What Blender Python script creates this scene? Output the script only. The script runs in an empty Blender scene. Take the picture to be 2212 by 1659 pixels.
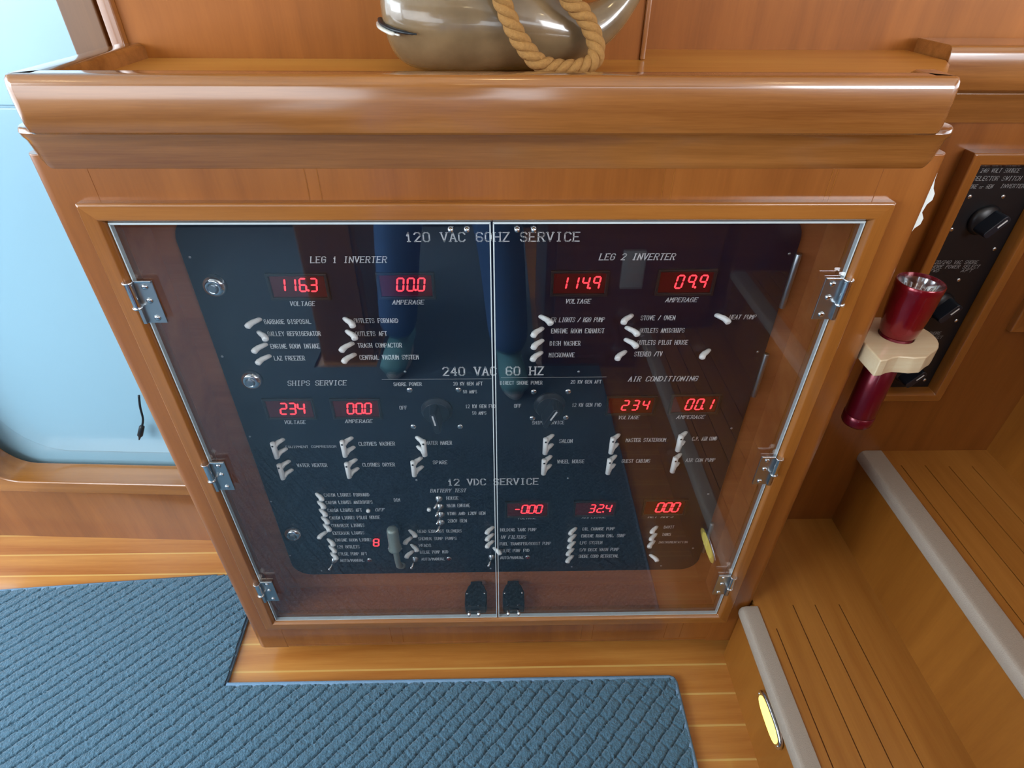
import bpy, bmesh, math, random
import numpy as np
from mathutils import Vector, Matrix
random.seed(7)
S = bpy.context.scene
C = S.collection
PI = math.pi

# ---------------------------------------------------------------- camera, world, lights, exposure
cam_d = bpy.data.cameras.new('camera'); cam = bpy.data.objects.new('camera', cam_d); C.objects.link(cam)
S.camera = cam
cam_d.sensor_width = 36; cam_d.lens = 20.625; cam_d.clip_start = .02; cam_d.clip_end = 60
_p, _y, _r = .643872758, -.0245865397, .00732608325
_rt = Vector((1, 0, 0)); _up = Vector((0, math.sin(_p), math.cos(_p))); _fw = Vector((0, math.cos(_p), -math.sin(_p)))
_Rz = Matrix.Rotation(_y, 3, 'Z'); _rt, _up, _fw = _Rz @ _rt, _Rz @ _up, _Rz @ _fw
_r2 = math.cos(_r)*_rt + math.sin(_r)*_up; _u2 = -math.sin(_r)*_rt + math.cos(_r)*_up
_M = Matrix((_r2, _u2, -_fw)).transposed().to_4x4(); _M.translation = Vector((.0082, -.6184, 1.0020))
cam.matrix_world = _M

W = bpy.data.worlds.new('sky'); S.world = W; W.use_nodes = True
W.node_tree.nodes['Background'].inputs[0].default_value = (.80, .90, 1.0, 1)
W.node_tree.nodes['Background'].inputs[1].default_value = 4.6

def area(name, loc, target, sx, sy, power, col):
    l = bpy.data.lights.new(name, 'AREA'); l.shape = 'RECTANGLE'; l.size = sx; l.size_y = sy
    l.energy = power; l.color = col
    o = bpy.data.objects.new(name, l); C.objects.link(o); o.location = loc
    o.rotation_euler = (Vector(target)-Vector(loc)).to_track_quat('-Z', 'Y').to_euler()
    return o
area('window_daylight', (-1.75, -1.0, 1.20), (-.3, 0, .35), .9, .55, 21, (.82, .92, 1.0))
area('window_daylight_right', (1.35, -1.5, 1.25), (.3, .1, .5), .8, .45, 18, (.93, .96, 1.0))
area('window_daylight_left', (-1.45, -.15, 1.25), (-.95, .33, .3), .6, .4, 4.5, (.62, .86, 1.0))
S.view_settings.view_transform = 'Standard'; S.view_settings.look = 'None'
S.view_settings.gamma = 1; S.view_settings.use_curve_mapping = False
S.view_settings.exposure = 0.22

# ---------------------------------------------------------------- materials
def lin(c):
    return tuple((v/12.92 if v <= .04045 else ((v+.055)/1.055)**2.4) for v in [x/255 for x in c])
def mat(name, col, rough=.5, metal=0, coat=0, emit=None, es=0, ior=1.5, spec=.5, bump=None):
    m = bpy.data.materials.new(name); m.use_nodes = True; nt = m.node_tree
    b = nt.nodes['Principled BSDF']
    b.inputs['Base Color'].default_value = (*lin(col), 1); b.inputs['Roughness'].default_value = rough
    b.inputs['Metallic'].default_value = metal; b.inputs['Coat Weight'].default_value = coat
    b.inputs['Coat Roughness'].default_value = .08; b.inputs['IOR'].default_value = ior
    b.inputs['Specular IOR Level'].default_value = spec
    if emit: b.inputs['Emission Color'].default_value = (*lin(emit), 1); b.inputs['Emission Strength'].default_value = es
    tc = nt.nodes.new('ShaderNodeTexCoord'); n = nt.nodes.new('ShaderNodeTexNoise')
    nt.links.new(tc.outputs['Object'], n.inputs['Vector'])
    sc, st, amt = bump or (40, .004, .06)
    n.inputs['Scale'].default_value = sc; n.inputs['Detail'].default_value = 4
    mx = nt.nodes.new('ShaderNodeMix'); mx.data_type = 'RGBA'; mx.blend_type = 'MULTIPLY'
    mx.inputs[0].default_value = 1.0
    r = nt.nodes.new('ShaderNodeMapRange'); r.inputs['To Min'].default_value = 1-amt; r.inputs['To Max'].default_value = 1+amt
    nt.links.new(n.outputs['Fac'], r.inputs['Value'])
    mx.inputs[6].default_value = (*lin(col), 1); nt.links.new(r.outputs['Result'], mx.inputs[7])
    nt.links.new(mx.outputs[2], b.inputs['Base Color'])
    if bump:
        bp = nt.nodes.new('ShaderNodeBump'); bp.inputs['Strength'].default_value = 1; bp.inputs['Distance'].default_value = st
        nt.links.new(n.outputs['Fac'], bp.inputs['Height']); nt.links.new(bp.outputs['Normal'], b.inputs['Normal'])
    return m
def wood(name, lo, hi, axis, rough=.32, coat=.6, fine=1.0, seed=0.0, band=1.0, coatr=.12):
    """varnished wood: broad figure and fine pores stretched along the grain axis"""
    m = bpy.data.materials.new(name); m.use_nodes = True; nt = m.node_tree; L = nt.links
    b = nt.nodes['Principled BSDF']; b.inputs['Roughness'].default_value = rough
    b.inputs['Coat Weight'].default_value = coat; b.inputs['Coat Roughness'].default_value = coatr
    tc = nt.nodes.new('ShaderNodeTexCoord')
    def noise(scale_along, scale_across, detail, dist=0.0):
        mp = nt.nodes.new('ShaderNodeMapping'); sc = [scale_across]*3; sc['xyz'.index(axis)] = scale_along
        mp.inputs['Scale'].default_value = sc; mp.inputs['Location'].default_value = (seed, seed*1.7, seed*.6)
        L.new(tc.outputs['Object'], mp.inputs['Vector'])
        n = nt.nodes.new('ShaderNodeTexNoise'); n.inputs['Scale'].default_value = 1; n.inputs['Detail'].default_value = detail
        n.inputs['Distortion'].default_value = dist; n.inputs['Roughness'].default_value = .55
        L.new(mp.outputs['Vector'], n.inputs['Vector']); return n.outputs['Fac']
    broad = noise(1.3, 16*band, 2, .6); mid = noise(4, 90*fine, 4, .2); pore = noise(28, 700*fine, 2)
    def madd(a, k, c):
        q = nt.nodes.new('ShaderNodeMath'); q.operation = 'MULTIPLY_ADD'; L.new(a, q.inputs[0]); q.inputs[1].default_value = k
        if isinstance(c, float): q.inputs[2].default_value = c
        else: L.new(c, q.inputs[2])
        return q.outputs[0]
    f = madd(broad, .95, -.30); f = madd(mid, .55, f); f = madd(pore, .22, f)
    cr = nt.nodes.new('ShaderNodeValToRGB'); cr.color_ramp.elements[0].position = .28; cr.color_ramp.elements[1].position = .80
    cr.color_ramp.elements[0].color = (*[v*k for v, k in zip(lin(lo), (.60, .555, .43))], 1); cr.color_ramp.elements[1].color = (*[v*k for v, k in zip(lin(hi), (.60, .555, .43))], 1)
    L.new(f, cr.inputs['Fac']); L.new(cr.outputs['Color'], b.inputs['Base Color'])
    bp = nt.nodes.new('ShaderNodeBump'); bp.inputs['Strength'].default_value = .25; bp.inputs['Distance'].default_value = .0004
    L.new(mid, bp.inputs['Height']); L.new(bp.outputs['Normal'], b.inputs['Normal'])
    return m
def glassy(name, ior, tint, extra=0.0):
    m = bpy.data.materials.new(name); m.use_nodes = True; nt = m.node_tree; L = nt.links
    nt.nodes.remove(nt.nodes['Principled BSDF']); out = nt.nodes['Material Output']
    t = nt.nodes.new('ShaderNodeBsdfTransparent'); t.inputs[0].default_value = (*tint, 1)
    g = nt.nodes.new('ShaderNodeBsdfGlossy'); g.inputs['Roughness'].default_value = .0
    fr = nt.nodes.new('ShaderNodeFresnel'); ge = nt.nodes.new('ShaderNodeNewGeometry')
    sw = nt.nodes.new('ShaderNodeMapRange'); sw.inputs['To Min'].default_value = ior; sw.inputs['To Max'].default_value = 1/ior   # both faces of the sheet reflect alike
    L.new(ge.outputs['Backfacing'], sw.inputs['Value']); L.new(sw.outputs['Result'], fr.inputs['IOR'])
    mx = nt.nodes.new('ShaderNodeMixShader'); L.new(fr.outputs[0], mx.inputs[0]); L.new(t.outputs[0], mx.inputs[1]); L.new(g.outputs[0], mx.inputs[2])
    L.new(mx.outputs[0], out.inputs['Surface']); return m


M = {}
M['veneer'] = wood('veneer_upright', (146, 84, 32), (186, 116, 56), 'z', .30, .5, .5, 0, .5)
M['trim_wood'] = wood('trim_wood', (118, 76, 38), (152, 104, 58), 'z', .5, .1, .6, 4)
M['veneer_back'] = wood('veneer_back', (156, 92, 36), (194, 120, 54), 'z', .5, .05, .5, 4, .5, .3)
M['veneer_back'].node_tree.nodes['Principled BSDF'].inputs['Specular IOR Level'].default_value = .18
M['rail'] = wood('rail_along', (134, 80, 36), (196, 134, 78), 'x', .22, 1.0, 1.0, 2)
M['rail_y'] = wood('rail_deep', (142, 82, 38), (198, 126, 68), 'y', .25, .8, 1.0, 5)
M['molding_x'] = wood('molding_along', (158, 96, 40), (200, 134, 70), 'x', .25, .7, 1.0, 3)
M['molding_z'] = wood('molding_upright', (152, 92, 38), (194, 126, 62), 'z', .25, .7, 1.0, 3)
M['shelf'] = wood('shelf_top', (224, 146, 56), (250, 184, 92), 'x', .4, .25, .6, 6, .5)
M['plank'] = wood('floor_plank', (200, 122, 54), (244, 176, 98), 'x', .34, .5, 1.0, 9)
M['holly'] = wood('holly_inlay', (250, 196, 116), (255, 216, 142), 'x', .34, .5, 1, 1)
M['tread'] = wood('tread_teak', (184, 118, 48), (220, 154, 78), 'y', .4, .25, .8, 8, .6)
M['riser'] = wood('riser_veneer', (160, 98, 34), (196, 128, 54), 'z', .4, .3, .5, 12, .5)
M['dark_wood'] = wood('liner_mahogany', (172, 96, 58), (208, 134, 88), 'x', .35, .4, .7, 7)
M['groove'] = mat('tread_groove', (92, 46, 16), .7)
M['panel'] = mat('panel_enamel', (5, 15, 34), .30, bump=(900, .00002, .05), spec=.4)
M['black'] = mat('black_plastic', (20, 21, 25), .35)
M['knob'] = mat('knob_plastic', (26, 32, 42), .3)
M['ink'] = mat('engraved_white', (214, 214, 214), .6)
M['ink_dim'] = mat('engraved_grey', (150, 150, 150), .6)
M['lever'] = mat('lever_ivory', (244, 244, 240), .35, emit=None)
M['chrome'] = mat('polished_steel', (214, 218, 222), .12, 1)
M['steel'] = mat('satin_steel', (176, 182, 186), .3, 1)
M['grey'] = mat('knurled_grey', (150, 160, 152), .42, .5, bump=(900, .0006, .15))
M['led'] = mat('led_red', (255, 40, 50), .4, emit=(255, 52, 62), es=2.6)
M['window'] = mat('meter_window', (52, 8, 16), .12, emit=(255, 10, 30), es=.018)
M['edge'] = mat('glass_edge', (186, 196, 198), .25)
M['glass'] = glassy('clear_acrylic', 1.76, (.95, .955, .96))
M['lens'] = glassy('lens_clear', 1.45, (.97, .97, .97))
M['red'] = mat('anodised_red', (122, 9, 26), .22, .55, coat=.6)
M['red_dark'] = mat('anodised_red_body', (100, 5, 27), .3, .5, coat=.3)
M['pale'] = wood('pale_bracket_wood', (238, 204, 176), (255, 244, 228), 'x', .35, .5, 1, 11)
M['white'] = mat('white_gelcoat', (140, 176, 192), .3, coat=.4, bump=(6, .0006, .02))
M['card'] = mat('white_plate', (236, 246, 244), .4)
M['rubber'] = mat('black_rubber', (14, 22, 28), .45)
M['nosing'] = mat('grey_nonskid', (160, 146, 132), .55, bump=(700, .0008, .12))
M['lamp'] = mat('lamp_lens', (255, 240, 120), .4, emit=(255, 236, 118), es=1.25)
M['downlight'] = mat('downlight_lens', (255, 240, 200), .4, emit=(255, 226, 170), es=22)
M['rope'] = mat('manila_rope', (146, 104, 50), .85, bump=(350, .0012, .25))
M['vinyl'] = mat('ceiling_vinyl', (226, 222, 212), .7)
M['denim'] = mat('blue_denim', (84, 130, 188), .85, bump=(120, .003, .2))
M['shirt'] = mat('grey_shirt', (86, 92, 100), .85)
M['skin'] = mat('skin', (205, 160, 135), .55)
M['hair'] = mat('brown_hair', (70, 50, 38), .7)
M['shoe'] = mat('teal_shoe', (120, 190, 200), .6)
M['sole'] = mat('white_sole', (216, 222, 222), .6)
M['dark_room'] = mat('dark_blue_fabric', (36, 48, 70), .9)

# ---------------------------------------------------------------- mesh helpers
def tag(o, label=None, cat=None, group=None, kind=None):
    if label: o['label'] = label
    if cat: o['category'] = cat
    if group: o['group'] = group
    if kind: o['kind'] = kind
    return o
def thing(name, loc, label, cat, group=None):
    o = bpy.data.objects.new(name, None); C.objects.link(o); o.location = loc; o.empty_display_size = .03
    return tag(o, label, cat, group)
def hang(o, parent):
    """parent while the vertices keep their room coordinates"""
    o.parent = parent
    w = Vector((0, 0, 0)); p = parent
    while p is not None and p.type == 'EMPTY': w += p.location; p = p.parent
    if parent.type == 'EMPTY': o.matrix_parent_inverse = Matrix.Translation(-w)
def obj(name, bm, m, parent=None, smooth=False, bevel=0, seg=2, auto=None):
    me = bpy.data.meshes.new(name)
    if isinstance(bm, tuple): me.from_pydata(*bm)
    else:
        bmesh.ops.recalc_face_normals(bm, faces=bm.faces); bm.to_mesh(me); bm.free()
    for mm in (m if isinstance(m, (list, tuple)) else [m]): me.materials.append(M[mm] if isinstance(mm, str) else mm)
    o = bpy.data.objects.new(name, me); C.objects.link(o)
    if smooth: me.polygons.foreach_set('use_smooth', [True]*len(me.polygons))
    if bevel:
        b = o.modifiers.new('bevel', 'BEVEL'); b.width = bevel; b.segments = seg; b.limit_method = 'ANGLE'; b.angle_limit = .6
        me.polygons.foreach_set('use_smooth', [True]*len(me.polygons))
        wn = o.modifiers.new('wn', 'WEIGHTED_NORMAL'); wn.keep_sharp = False
    if parent: hang(o, parent)
    return o
def struct(name, bm, m, **k):
    o = obj(name, bm, m, **k); o['kind'] = 'structure'; return o
def box(bm, a, b, mi=0):
    (x0, y0, z0), (x1, y1, z1) = a, b
    v = [bm.verts.new(p) for p in ((x0,y0,z0),(x1,y0,z0),(x1,y1,z0),(x0,y1,z0),(x0,y0,z1),(x1,y0,z1),(x1,y1,z1),(x0,y1,z1))]
    for f in ((0,3,2,1),(4,5,6,7),(0,1,5,4),(1,2,6,5),(2,3,7,6),(3,0,4,7)):
        fc = bm.faces.new([v[i] for i in f]); fc.material_index = mi
def B(*boxes):
    bm = bmesh.new()
    for q in boxes: box(bm, *q)
    return bm
def prism(bm, pts, a0, a1, axis='z', mi=0):
    """extrude a 2D outline along an axis; pts are the two remaining coordinates in order"""
    def mk(p, t):
        if axis == 'z': return (p[0], p[1], t)
        if axis == 'y': return (p[0], t, p[1])
        return (t, p[0], p[1])
    A = [bm.verts.new(mk(p, a0)) for p in pts]; Bv = [bm.verts.new(mk(p, a1)) for p in pts]; n = len(pts)
    f = bm.faces.new(A); f.material_index = mi; f = bm.faces.new(Bv[::-1]); f.material_index = mi
    for i in range(n):
        f = bm.faces.new((A[i], Bv[i], Bv[(i+1) % n], A[(i+1) % n])); f.material_index = mi
def rrect(x0, z0, x1, z1, r, n=6):
    pts = []
    for cx, cz, a0 in ((x1-r, z0+r, -90), (x1-r, z1-r, 0), (x0+r, z1-r, 90), (x0+r, z0+r, 180)):
        for i in range(n+1):
            a = math.radians(a0+90*i/n); pts.append((cx+r*math.cos(a), cz+r*math.sin(a)))
    return pts
def lathe(bm, prof, origin, axis, n=24, cap=True):
    """prof: list of (radius, distance along axis)"""
    ax = Vector(axis).normalized(); u = ax.orthogonal().normalized(); w = ax.cross(u); o = Vector(origin)
    rings = []
    for r, t in prof:
        rings.append([bm.verts.new(o+ax*t+(u*math.cos(2*PI*i/n)+w*math.sin(2*PI*i/n))*max(r, 1e-5)) for i in range(n)])
    for a, b in zip(rings, rings[1:]):
        for i in range(n): bm.faces.new((a[i], a[(i+1) % n], b[(i+1) % n], b[i]))
    if cap: bm.faces.new(rings[0][::-1]); bm.faces.new(rings[-1])
def tube(bm, pts, radii, n=10, up=(0, 0, 1), cap=True):
    """loft ellipses along a path; radii: number or (across, updown) per point"""
    P = [Vector(p) for p in pts]; rings = []
    for i, p in enumerate(P):
        d = (P[min(i+1, len(P)-1)]-P[max(i-1, 0)]).normalized(); U = Vector(up)
        s = d.cross(U)
        if s.length < 1e-3: s = d.orthogonal()
        s.normalize(); t = s.cross(d).normalized()
        r = radii[i] if isinstance(radii, (list, tuple)) else radii
        ra, rb = r if isinstance(r, (list, tuple)) else (r, r)
        rings.append([bm.verts.new(p+s*ra*math.cos(2*PI*k/n)+t*rb*math.sin(2*PI*k/n)) for k in range(n)])
    for a, b in zip(rings, rings[1:]):
        for i in range(n): bm.faces.new((a[i], a[(i+1) % n], b[(i+1) % n], b[i]))
    if cap: bm.faces.new(rings[0][::-1]); bm.faces.new(rings[-1])
def smooth_path(pts, k=8):
    P = [Vector(p) for p in pts]; P = [2*P[0]-P[1]]+P+[2*P[-1]-P[-2]]; out = []
    for i in range(1, len(P)-2):
        for j in range(k):
            t = j/k; a, b, c, d = P[i-1:i+3]
            out.append(.5*((2*b)+(c-a)*t+(2*a-5*b+4*c-d)*t*t+(-a+3*b-3*c+d)*t**3))
    out.append(P[-2]); return out
def screw(name, x, y, z, r, parent, m='chrome', h=None, ax=(0, -1, 0)):
    bm = bmesh.new(); h = h or r*.6
    lathe(bm, [(r, 0), (r, h*.3), (r*.8, h*.75), (r*.4, h)], (x, y, z), ax, 12)
    return obj(name, bm, m, parent, smooth=True)

# engraved stroke lettering on a 4 x 6 grid
G = {'A':'00 26 40|12 32','B':'00 06 36 45 44 33 03|33 42 41 30 00','C':'45 36 16 05 01 10 30 41','D':'00 06 26 44 42 20 00','E':'46 06 00 40|03 33',
'F':'46 06 00|03 33','G':'45 36 16 05 01 10 30 41 43 23','H':'00 06|40 46|03 43','I':'20 26|10 30|16 36','J':'36 31 20 10 01','K':'00 06|46 02|13 40','L':'06 00 40',
'M':'00 06 23 46 40','N':'00 06 40 46','O':'10 01 05 16 36 45 41 30 10','P':'00 06 36 45 44 33 03','Q':'10 01 05 16 36 45 41 30 10|22 40','R':'00 06 36 45 44 33 03|23 40',
'S':'01 10 30 41 42 33 13 04 05 16 36 45','T':'06 46|26 20','U':'06 01 10 30 41 46','V':'06 20 46','W':'06 10 24 30 46','X':'00 46|06 40','Y':'06 23 46|23 20','Z':'06 46 00 40',
'0':'10 01 05 16 36 45 41 30 10','1':'14 26 20|10 30','2':'05 16 36 45 44 00 40','3':'05 16 36 45 44 33 42 41 30 10 01|33 13','4':'30 36 02 42','5':'46 06 03 33 42 41 30 10 01',
'6':'45 36 16 05 01 10 30 41 42 33 03','7':'06 46 10','8':'13 04 05 16 36 45 44 33 13 02 01 10 30 41 42 33','9':'01 10 30 41 45 36 16 05 04 13 43','/':'00 46','.':'10 11','-':'13 33'}
G['o'] = '10 01 02 13 33 42 41 30 10'; G['r'] = '00 03|02 13 33'
SERIF = {'A':'00 40','F':'00','H':'00 06 40 46','K':'00 06 40 46','L':'06','M':'00 40 06 46','N':'00 46','P':'00','R':'00 40','T':'20','U':'06 46','V':'06 46','W':'06 46','X':'00 06 40 46','Y':'06 46 20','7':'10','4':'30','B':'00 06','D':'00 06','E':'00 06'}
def lettering(text, x, w, z, h, style, y, parent, m='ink', name='lettering'):
    bm = bmesh.new(); n = len(text); cw = w/(n*6-2); sy = h/6; italic = style in (2, 3); serif = style in (1, 2)
    th = h*(.11 if serif else .125)
    def seg(a, b, t):
        a = Vector(a); b = Vector(b); d = b-a
        if d.length < 1e-9: return
        d.normalize(); q = Vector((-d.y, d.x))*t/2; e = d*t/2
        vs = [bm.verts.new((p.x, y, p.y)) for p in (a-e-q, b+e-q, b+e+q, a-e+q)]; bm.faces.new(vs)
    for i, ch in enumerate(text):
        if ch == ' ' or ch not in G: continue
        def pt(s): 
            gx, gz = int(s[0]), int(s[1]); return (x+(i*6+gx+(gz*.28 if italic else 0))*cw, z+gz*sy)
        for line in G[ch].split('|'):
            ps = [pt(s) for s in line.split()]
            for a, b in zip(ps, ps[1:]): seg(a, b, th*(1.0 if abs(a[0]-b[0]) > abs(a[1]-b[1]) else (1.35 if serif else 1.1)))
        if serif:
            for s in SERIF.get(ch, '').split():
                px, pz = pt(s); seg((px-.75*cw, pz), (px+.75*cw, pz), th*.8)
    return obj(name, bm, m, parent)

# ---------------------------------------------------------------- measured layout of the switch panel (x, z in metres)
T=[('120 VAC 60HZ SERVICE', -0.1058, 0.2119, 0.7104, 0.0113, 1), ('240 VAC 60 HZ', -0.0731, 0.1424, 0.508, 0.0138, 1), ('12 VDC SERVICE', -0.0799, 0.1492, 0.2825, 0.0142, 1),
('LEG 1 INVERTER', -0.227, 0.0935, 0.6828, 0.008, 2), ('LEG 2 INVERTER', 0.133, 0.0941, 0.6854, 0.0081, 2), ('SHIPS SERVICE', -0.2973, 0.0833, 0.492, 0.0083, 2),
('AIR CONDITIONING', 0.1935, 0.0996, 0.495, 0.0083, 2), ('VOLTAGE', -0.2655, 0.0318, 0.6222, 0.0061, 2), ('AMPERAGE', -0.1322, 0.0404, 0.6236, 0.0061, 2),
('VOLTAGE', 0.0942, 0.0324, 0.6238, 0.0061, 2), ('AMPERAGE', 0.2264, 0.0412, 0.6251, 0.0062, 2), ('VOLTAGE', -0.3183, 0.0312, 0.4197, 0.0064, 2),
('AMPERAGE', -0.227, 0.0404, 0.4204, 0.0064, 2), ('VOLTAGE', 0.187, 0.0312, 0.4232, 0.0064, 2), ('AMPERAGE', 0.2764, 0.0421, 0.4231, 0.0064, 2),
('BATTERY TEST', -0.1103, 0.0588, 0.2659, 0.0078, 2), ('VOLTAGE', 0.0364, 0.0317, 0.1954, 0.0067, 2), ('AMPERAGE', 0.1494, 0.0417, 0.1957, 0.0068, 2),
('NET AMPS', 0.2663, 0.0436, 0.1948, 0.0068, 2), ('GARBAGE DISPOSAL', -0.3051, 0.0612, 0.595, 0.0064, 0), ('GALLEY REFRIGERATOR', -0.3048, 0.0702, 0.5761, 0.0066, 0),
('ENGINE ROOM INTAKE', -0.3059, 0.0662, 0.5559, 0.0068, 0), ('LAZ FREEZER', -0.3056, 0.0416, 0.536, 0.007, 0), ('OUTLETS FORWARD', -0.186, 0.0579, 0.5958, 0.0065, 0),
('OUTLETS AFT', -0.1872, 0.0418, 0.5754, 0.0066, 0), ('TRASH COMPACTOR', -0.1869, 0.0596, 0.5565, 0.0068, 0), ('CENTRAL VACUUM SYSTEM', -0.1874, 0.0811, 0.5364, 0.007, 0),
('ER LIGHTS / H2O PUMP', 0.0766, 0.0712, 0.5955, 0.0065, 3), ('ENGINE ROOM EXHAUST', 0.078, 0.0716, 0.5779, 0.0067, 0), ('DISH WASHER', 0.077, 0.0418, 0.5577, 0.0069, 0),
('MICROWAVE', 0.0766, 0.0352, 0.5384, 0.007, 0), ('STOVE / OVEN', 0.1976, 0.0458, 0.5978, 0.0065, 0), ('OUTLETS AMIDSHIPS', 0.1991, 0.0605, 0.5779, 0.0067, 0),
('OUTLETS PILOT HOUSE', 0.1979, 0.0698, 0.5583, 0.0068, 0), ('STEREO /TV', 0.1966, 0.0386, 0.5391, 0.0071, 0), ('HEAT PUMP', 0.3168, 0.0353, 0.5985, 0.0064, 3),
('SHORE POWER', -0.1457, 0.04, 0.49, 0.0058, 0), ('20 KW GEN AFT', -0.0596, 0.0416, 0.49, 0.0059, 0), ('50 AMPS', -0.0461, 0.0196, 0.4756, 0.0055, 0),
('OFF', -0.1418, 0.0103, 0.446, 0.0062, 0), ('12 KW GEN FWD', -0.0439, 0.0442, 0.4475, 0.0063, 0), ('50 AMPS', -0.034, 0.0202, 0.4349, 0.0058, 0),
('DIRECT SHORE POWER', 0.0081, 0.0605, 0.4909, 0.0058, 0), ('20 KW GEN AFT', 0.1103, 0.0439, 0.4918, 0.0058, 0), ('OFF', 0.0286, 0.0097, 0.4477, 0.0063, 0),
('12 KW GEN FWD', 0.1152, 0.0432, 0.4485, 0.0063, 0), ('SHIPS SERVICE', 0.0565, 0.0483, 0.4144, 0.006, 0), ('EQUIPMENT COMPRESSOR', -0.3272, 0.0781, 0.37, 0.0044, 0),
('CLOTHES WASHER', -0.2131, 0.0554, 0.3735, 0.0073, 0), ('WATER MAKER', -0.1084, 0.0397, 0.3743, 0.0073, 0), ('WATER HEATER', -0.3181, 0.0471, 0.3286, 0.0072, 0),
('CLOTHES DRYER', -0.2139, 0.0511, 0.3281, 0.0073, 0), ('SPARE', -0.1008, 0.0223, 0.3319, 0.0072, 0), ('SALON', 0.0998, 0.0204, 0.3757, 0.0073, 0),
('MASTER STATEROOM', 0.2048, 0.0624, 0.3761, 0.0073, 0), ('C.P. AIR COND', 0.3093, 0.0383, 0.3779, 0.0073, 0), ('WHEEL HOUSE', 0.0992, 0.0428, 0.331, 0.0073, 0),
('GUEST CABINS', 0.2036, 0.0453, 0.3306, 0.0073, 0), ('AIR CON PUMP', 0.3076, 0.047, 0.3313, 0.0073, 0), ('CABIN LIGHTS FORWARD', -0.2882, 0.0748, 0.2584, 0.0074, 0),
('CABIN LIGHTS AMIDSHIPS', -0.2885, 0.078, 0.24, 0.0075, 0), ('CABIN LIGHTS AFT', -0.289, 0.0576, 0.2203, 0.0076, 0), ('OFF', -0.2083, 0.015, 0.2204, 0.0071, 3),
('CABIN LIGHTS PILOT HOUSE', -0.2892, 0.0862, 0.2008, 0.0078, 0), ('COURTESY LIGHTS', -0.2897, 0.0565, 0.1802, 0.008, 0), ('EXTERIOR LIGHTS', -0.2909, 0.0548, 0.16, 0.0076, 0),
('ENGINE ROOM LIGHTS', -0.2901, 0.0644, 0.1406, 0.0077, 0), ('12V OUTLETS', -0.2902, 0.0401, 0.1211, 0.0079, 0), ('BILGE PUMP AFT', -0.2911, 0.0515, 0.1008, 0.0082, 0),
('AUTO/MANUAL', -0.291, 0.0435, 0.0816, 0.0076, 0), ('DIM', -0.1731, 0.0094, 0.2445, 0.0074, 0), ('HOUSE', -0.0843, 0.0195, 0.2475, 0.0075, 0),
('MAIN ENGINE', -0.0847, 0.0388, 0.2288, 0.0076, 0), ('WING AND 12KW GEN', -0.0851, 0.065, 0.2082, 0.0078, 0), ('20KW GEN', -0.0855, 0.0325, 0.189, 0.008, 0),
('HEAD EXHAUST BLOWERS', -0.1405, 0.0773, 0.162, 0.0076, 0), ('SHOWER SUMP PUMPS', -0.1415, 0.0682, 0.1415, 0.0078, 0), ('HEADS', -0.1416, 0.021, 0.1222, 0.008, 0),
('BILGE PUMP MID', -0.1416, 0.051, 0.1031, 0.0081, 0), ('AUTO/MANUAL', -0.1408, 0.0429, 0.0824, 0.0076, 0), ('HOLDING TANK PUMP', 0.0062, 0.0637, 0.1632, 0.0076, 0),
('UV FILTERS', 0.0069, 0.0443, 0.1427, 0.0085, 3), ('FUEL TRANSFER/BOOST PUMP', 0.0051, 0.0923, 0.1238, 0.0079, 0), ('BILGE PUMP FWD', 0.0058, 0.053, 0.1041, 0.0081, 0),
('AUTO/MANUAL', 0.0057, 0.0432, 0.0835, 0.0076, 0), ('OIL CHANGE PUMP', 0.1528, 0.0575, 0.1629, 0.0076, 0), ('ENGINE ROOM EMR. SUMP', 0.1526, 0.0784, 0.1434, 0.0078, 0),
('LPG SYSTEM', 0.1516, 0.04, 0.1241, 0.008, 0), ('S/W DECK WASH PUMP', 0.1522, 0.0724, 0.1036, 0.0082, 0), ('SHORE CORD RETRIEVAL', 0.152, 0.074, 0.0843, 0.0084, 0),
('DAVIT', 0.299, 0.0175, 0.1657, 0.007, 0), ('TANKS', 0.2989, 0.0153, 0.1452, 0.0072, 0), ('INSTRUMENTATION', 0.2955, 0.0531, 0.1237, 0.0054, 0)]
MT_=[((-0.2828, -0.2141, 0.6345, 0.666), '116.3', -0.2688, -0.2237, 0.6439, 0.6615), ((-0.1444, -0.0788, 0.6352, 0.6668), '00.0', -0.1241, -0.0869, 0.6439, 0.6616), ((0.0775, 0.1438, 0.6381, 0.6684), '114.9', 0.0912, 0.1378, 0.6455, 0.6626),
((0.2137, 0.2817, 0.6388, 0.6698), '09.9', 0.2346, 0.2755, 0.6461, 0.664), ((-0.3367, -0.2708, 0.4326, 0.4661), '234', -0.3189, -0.2809, 0.4397, 0.46), ((-0.2387, -0.1731, 0.4324, 0.4652), '00.0', -0.2202, -0.1826, 0.4395, 0.459),
((0.1692, 0.2361, 0.4351, 0.4663), '234', 0.1893, 0.2304, 0.4423, 0.4601), ((0.2651, 0.3322, 0.4359, 0.468), '00.1', 0.2853, 0.3266, 0.4421, 0.4618), ((0.0185, 0.0873, 0.2039, 0.2396), '-0.00', 0.0297, 0.0793, 0.2124, 0.2326),
((0.1361, 0.2037, 0.2043, 0.2388), '32.4', 0.1594, 0.1988, 0.2126, 0.2316), ((0.2566, 0.3246, 0.2045, 0.2403), '000', 0.2759, 0.3172, 0.2117, 0.2344), (None, '8', -0.2235, -0.2144, 0.128, 0.1476)]
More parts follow.
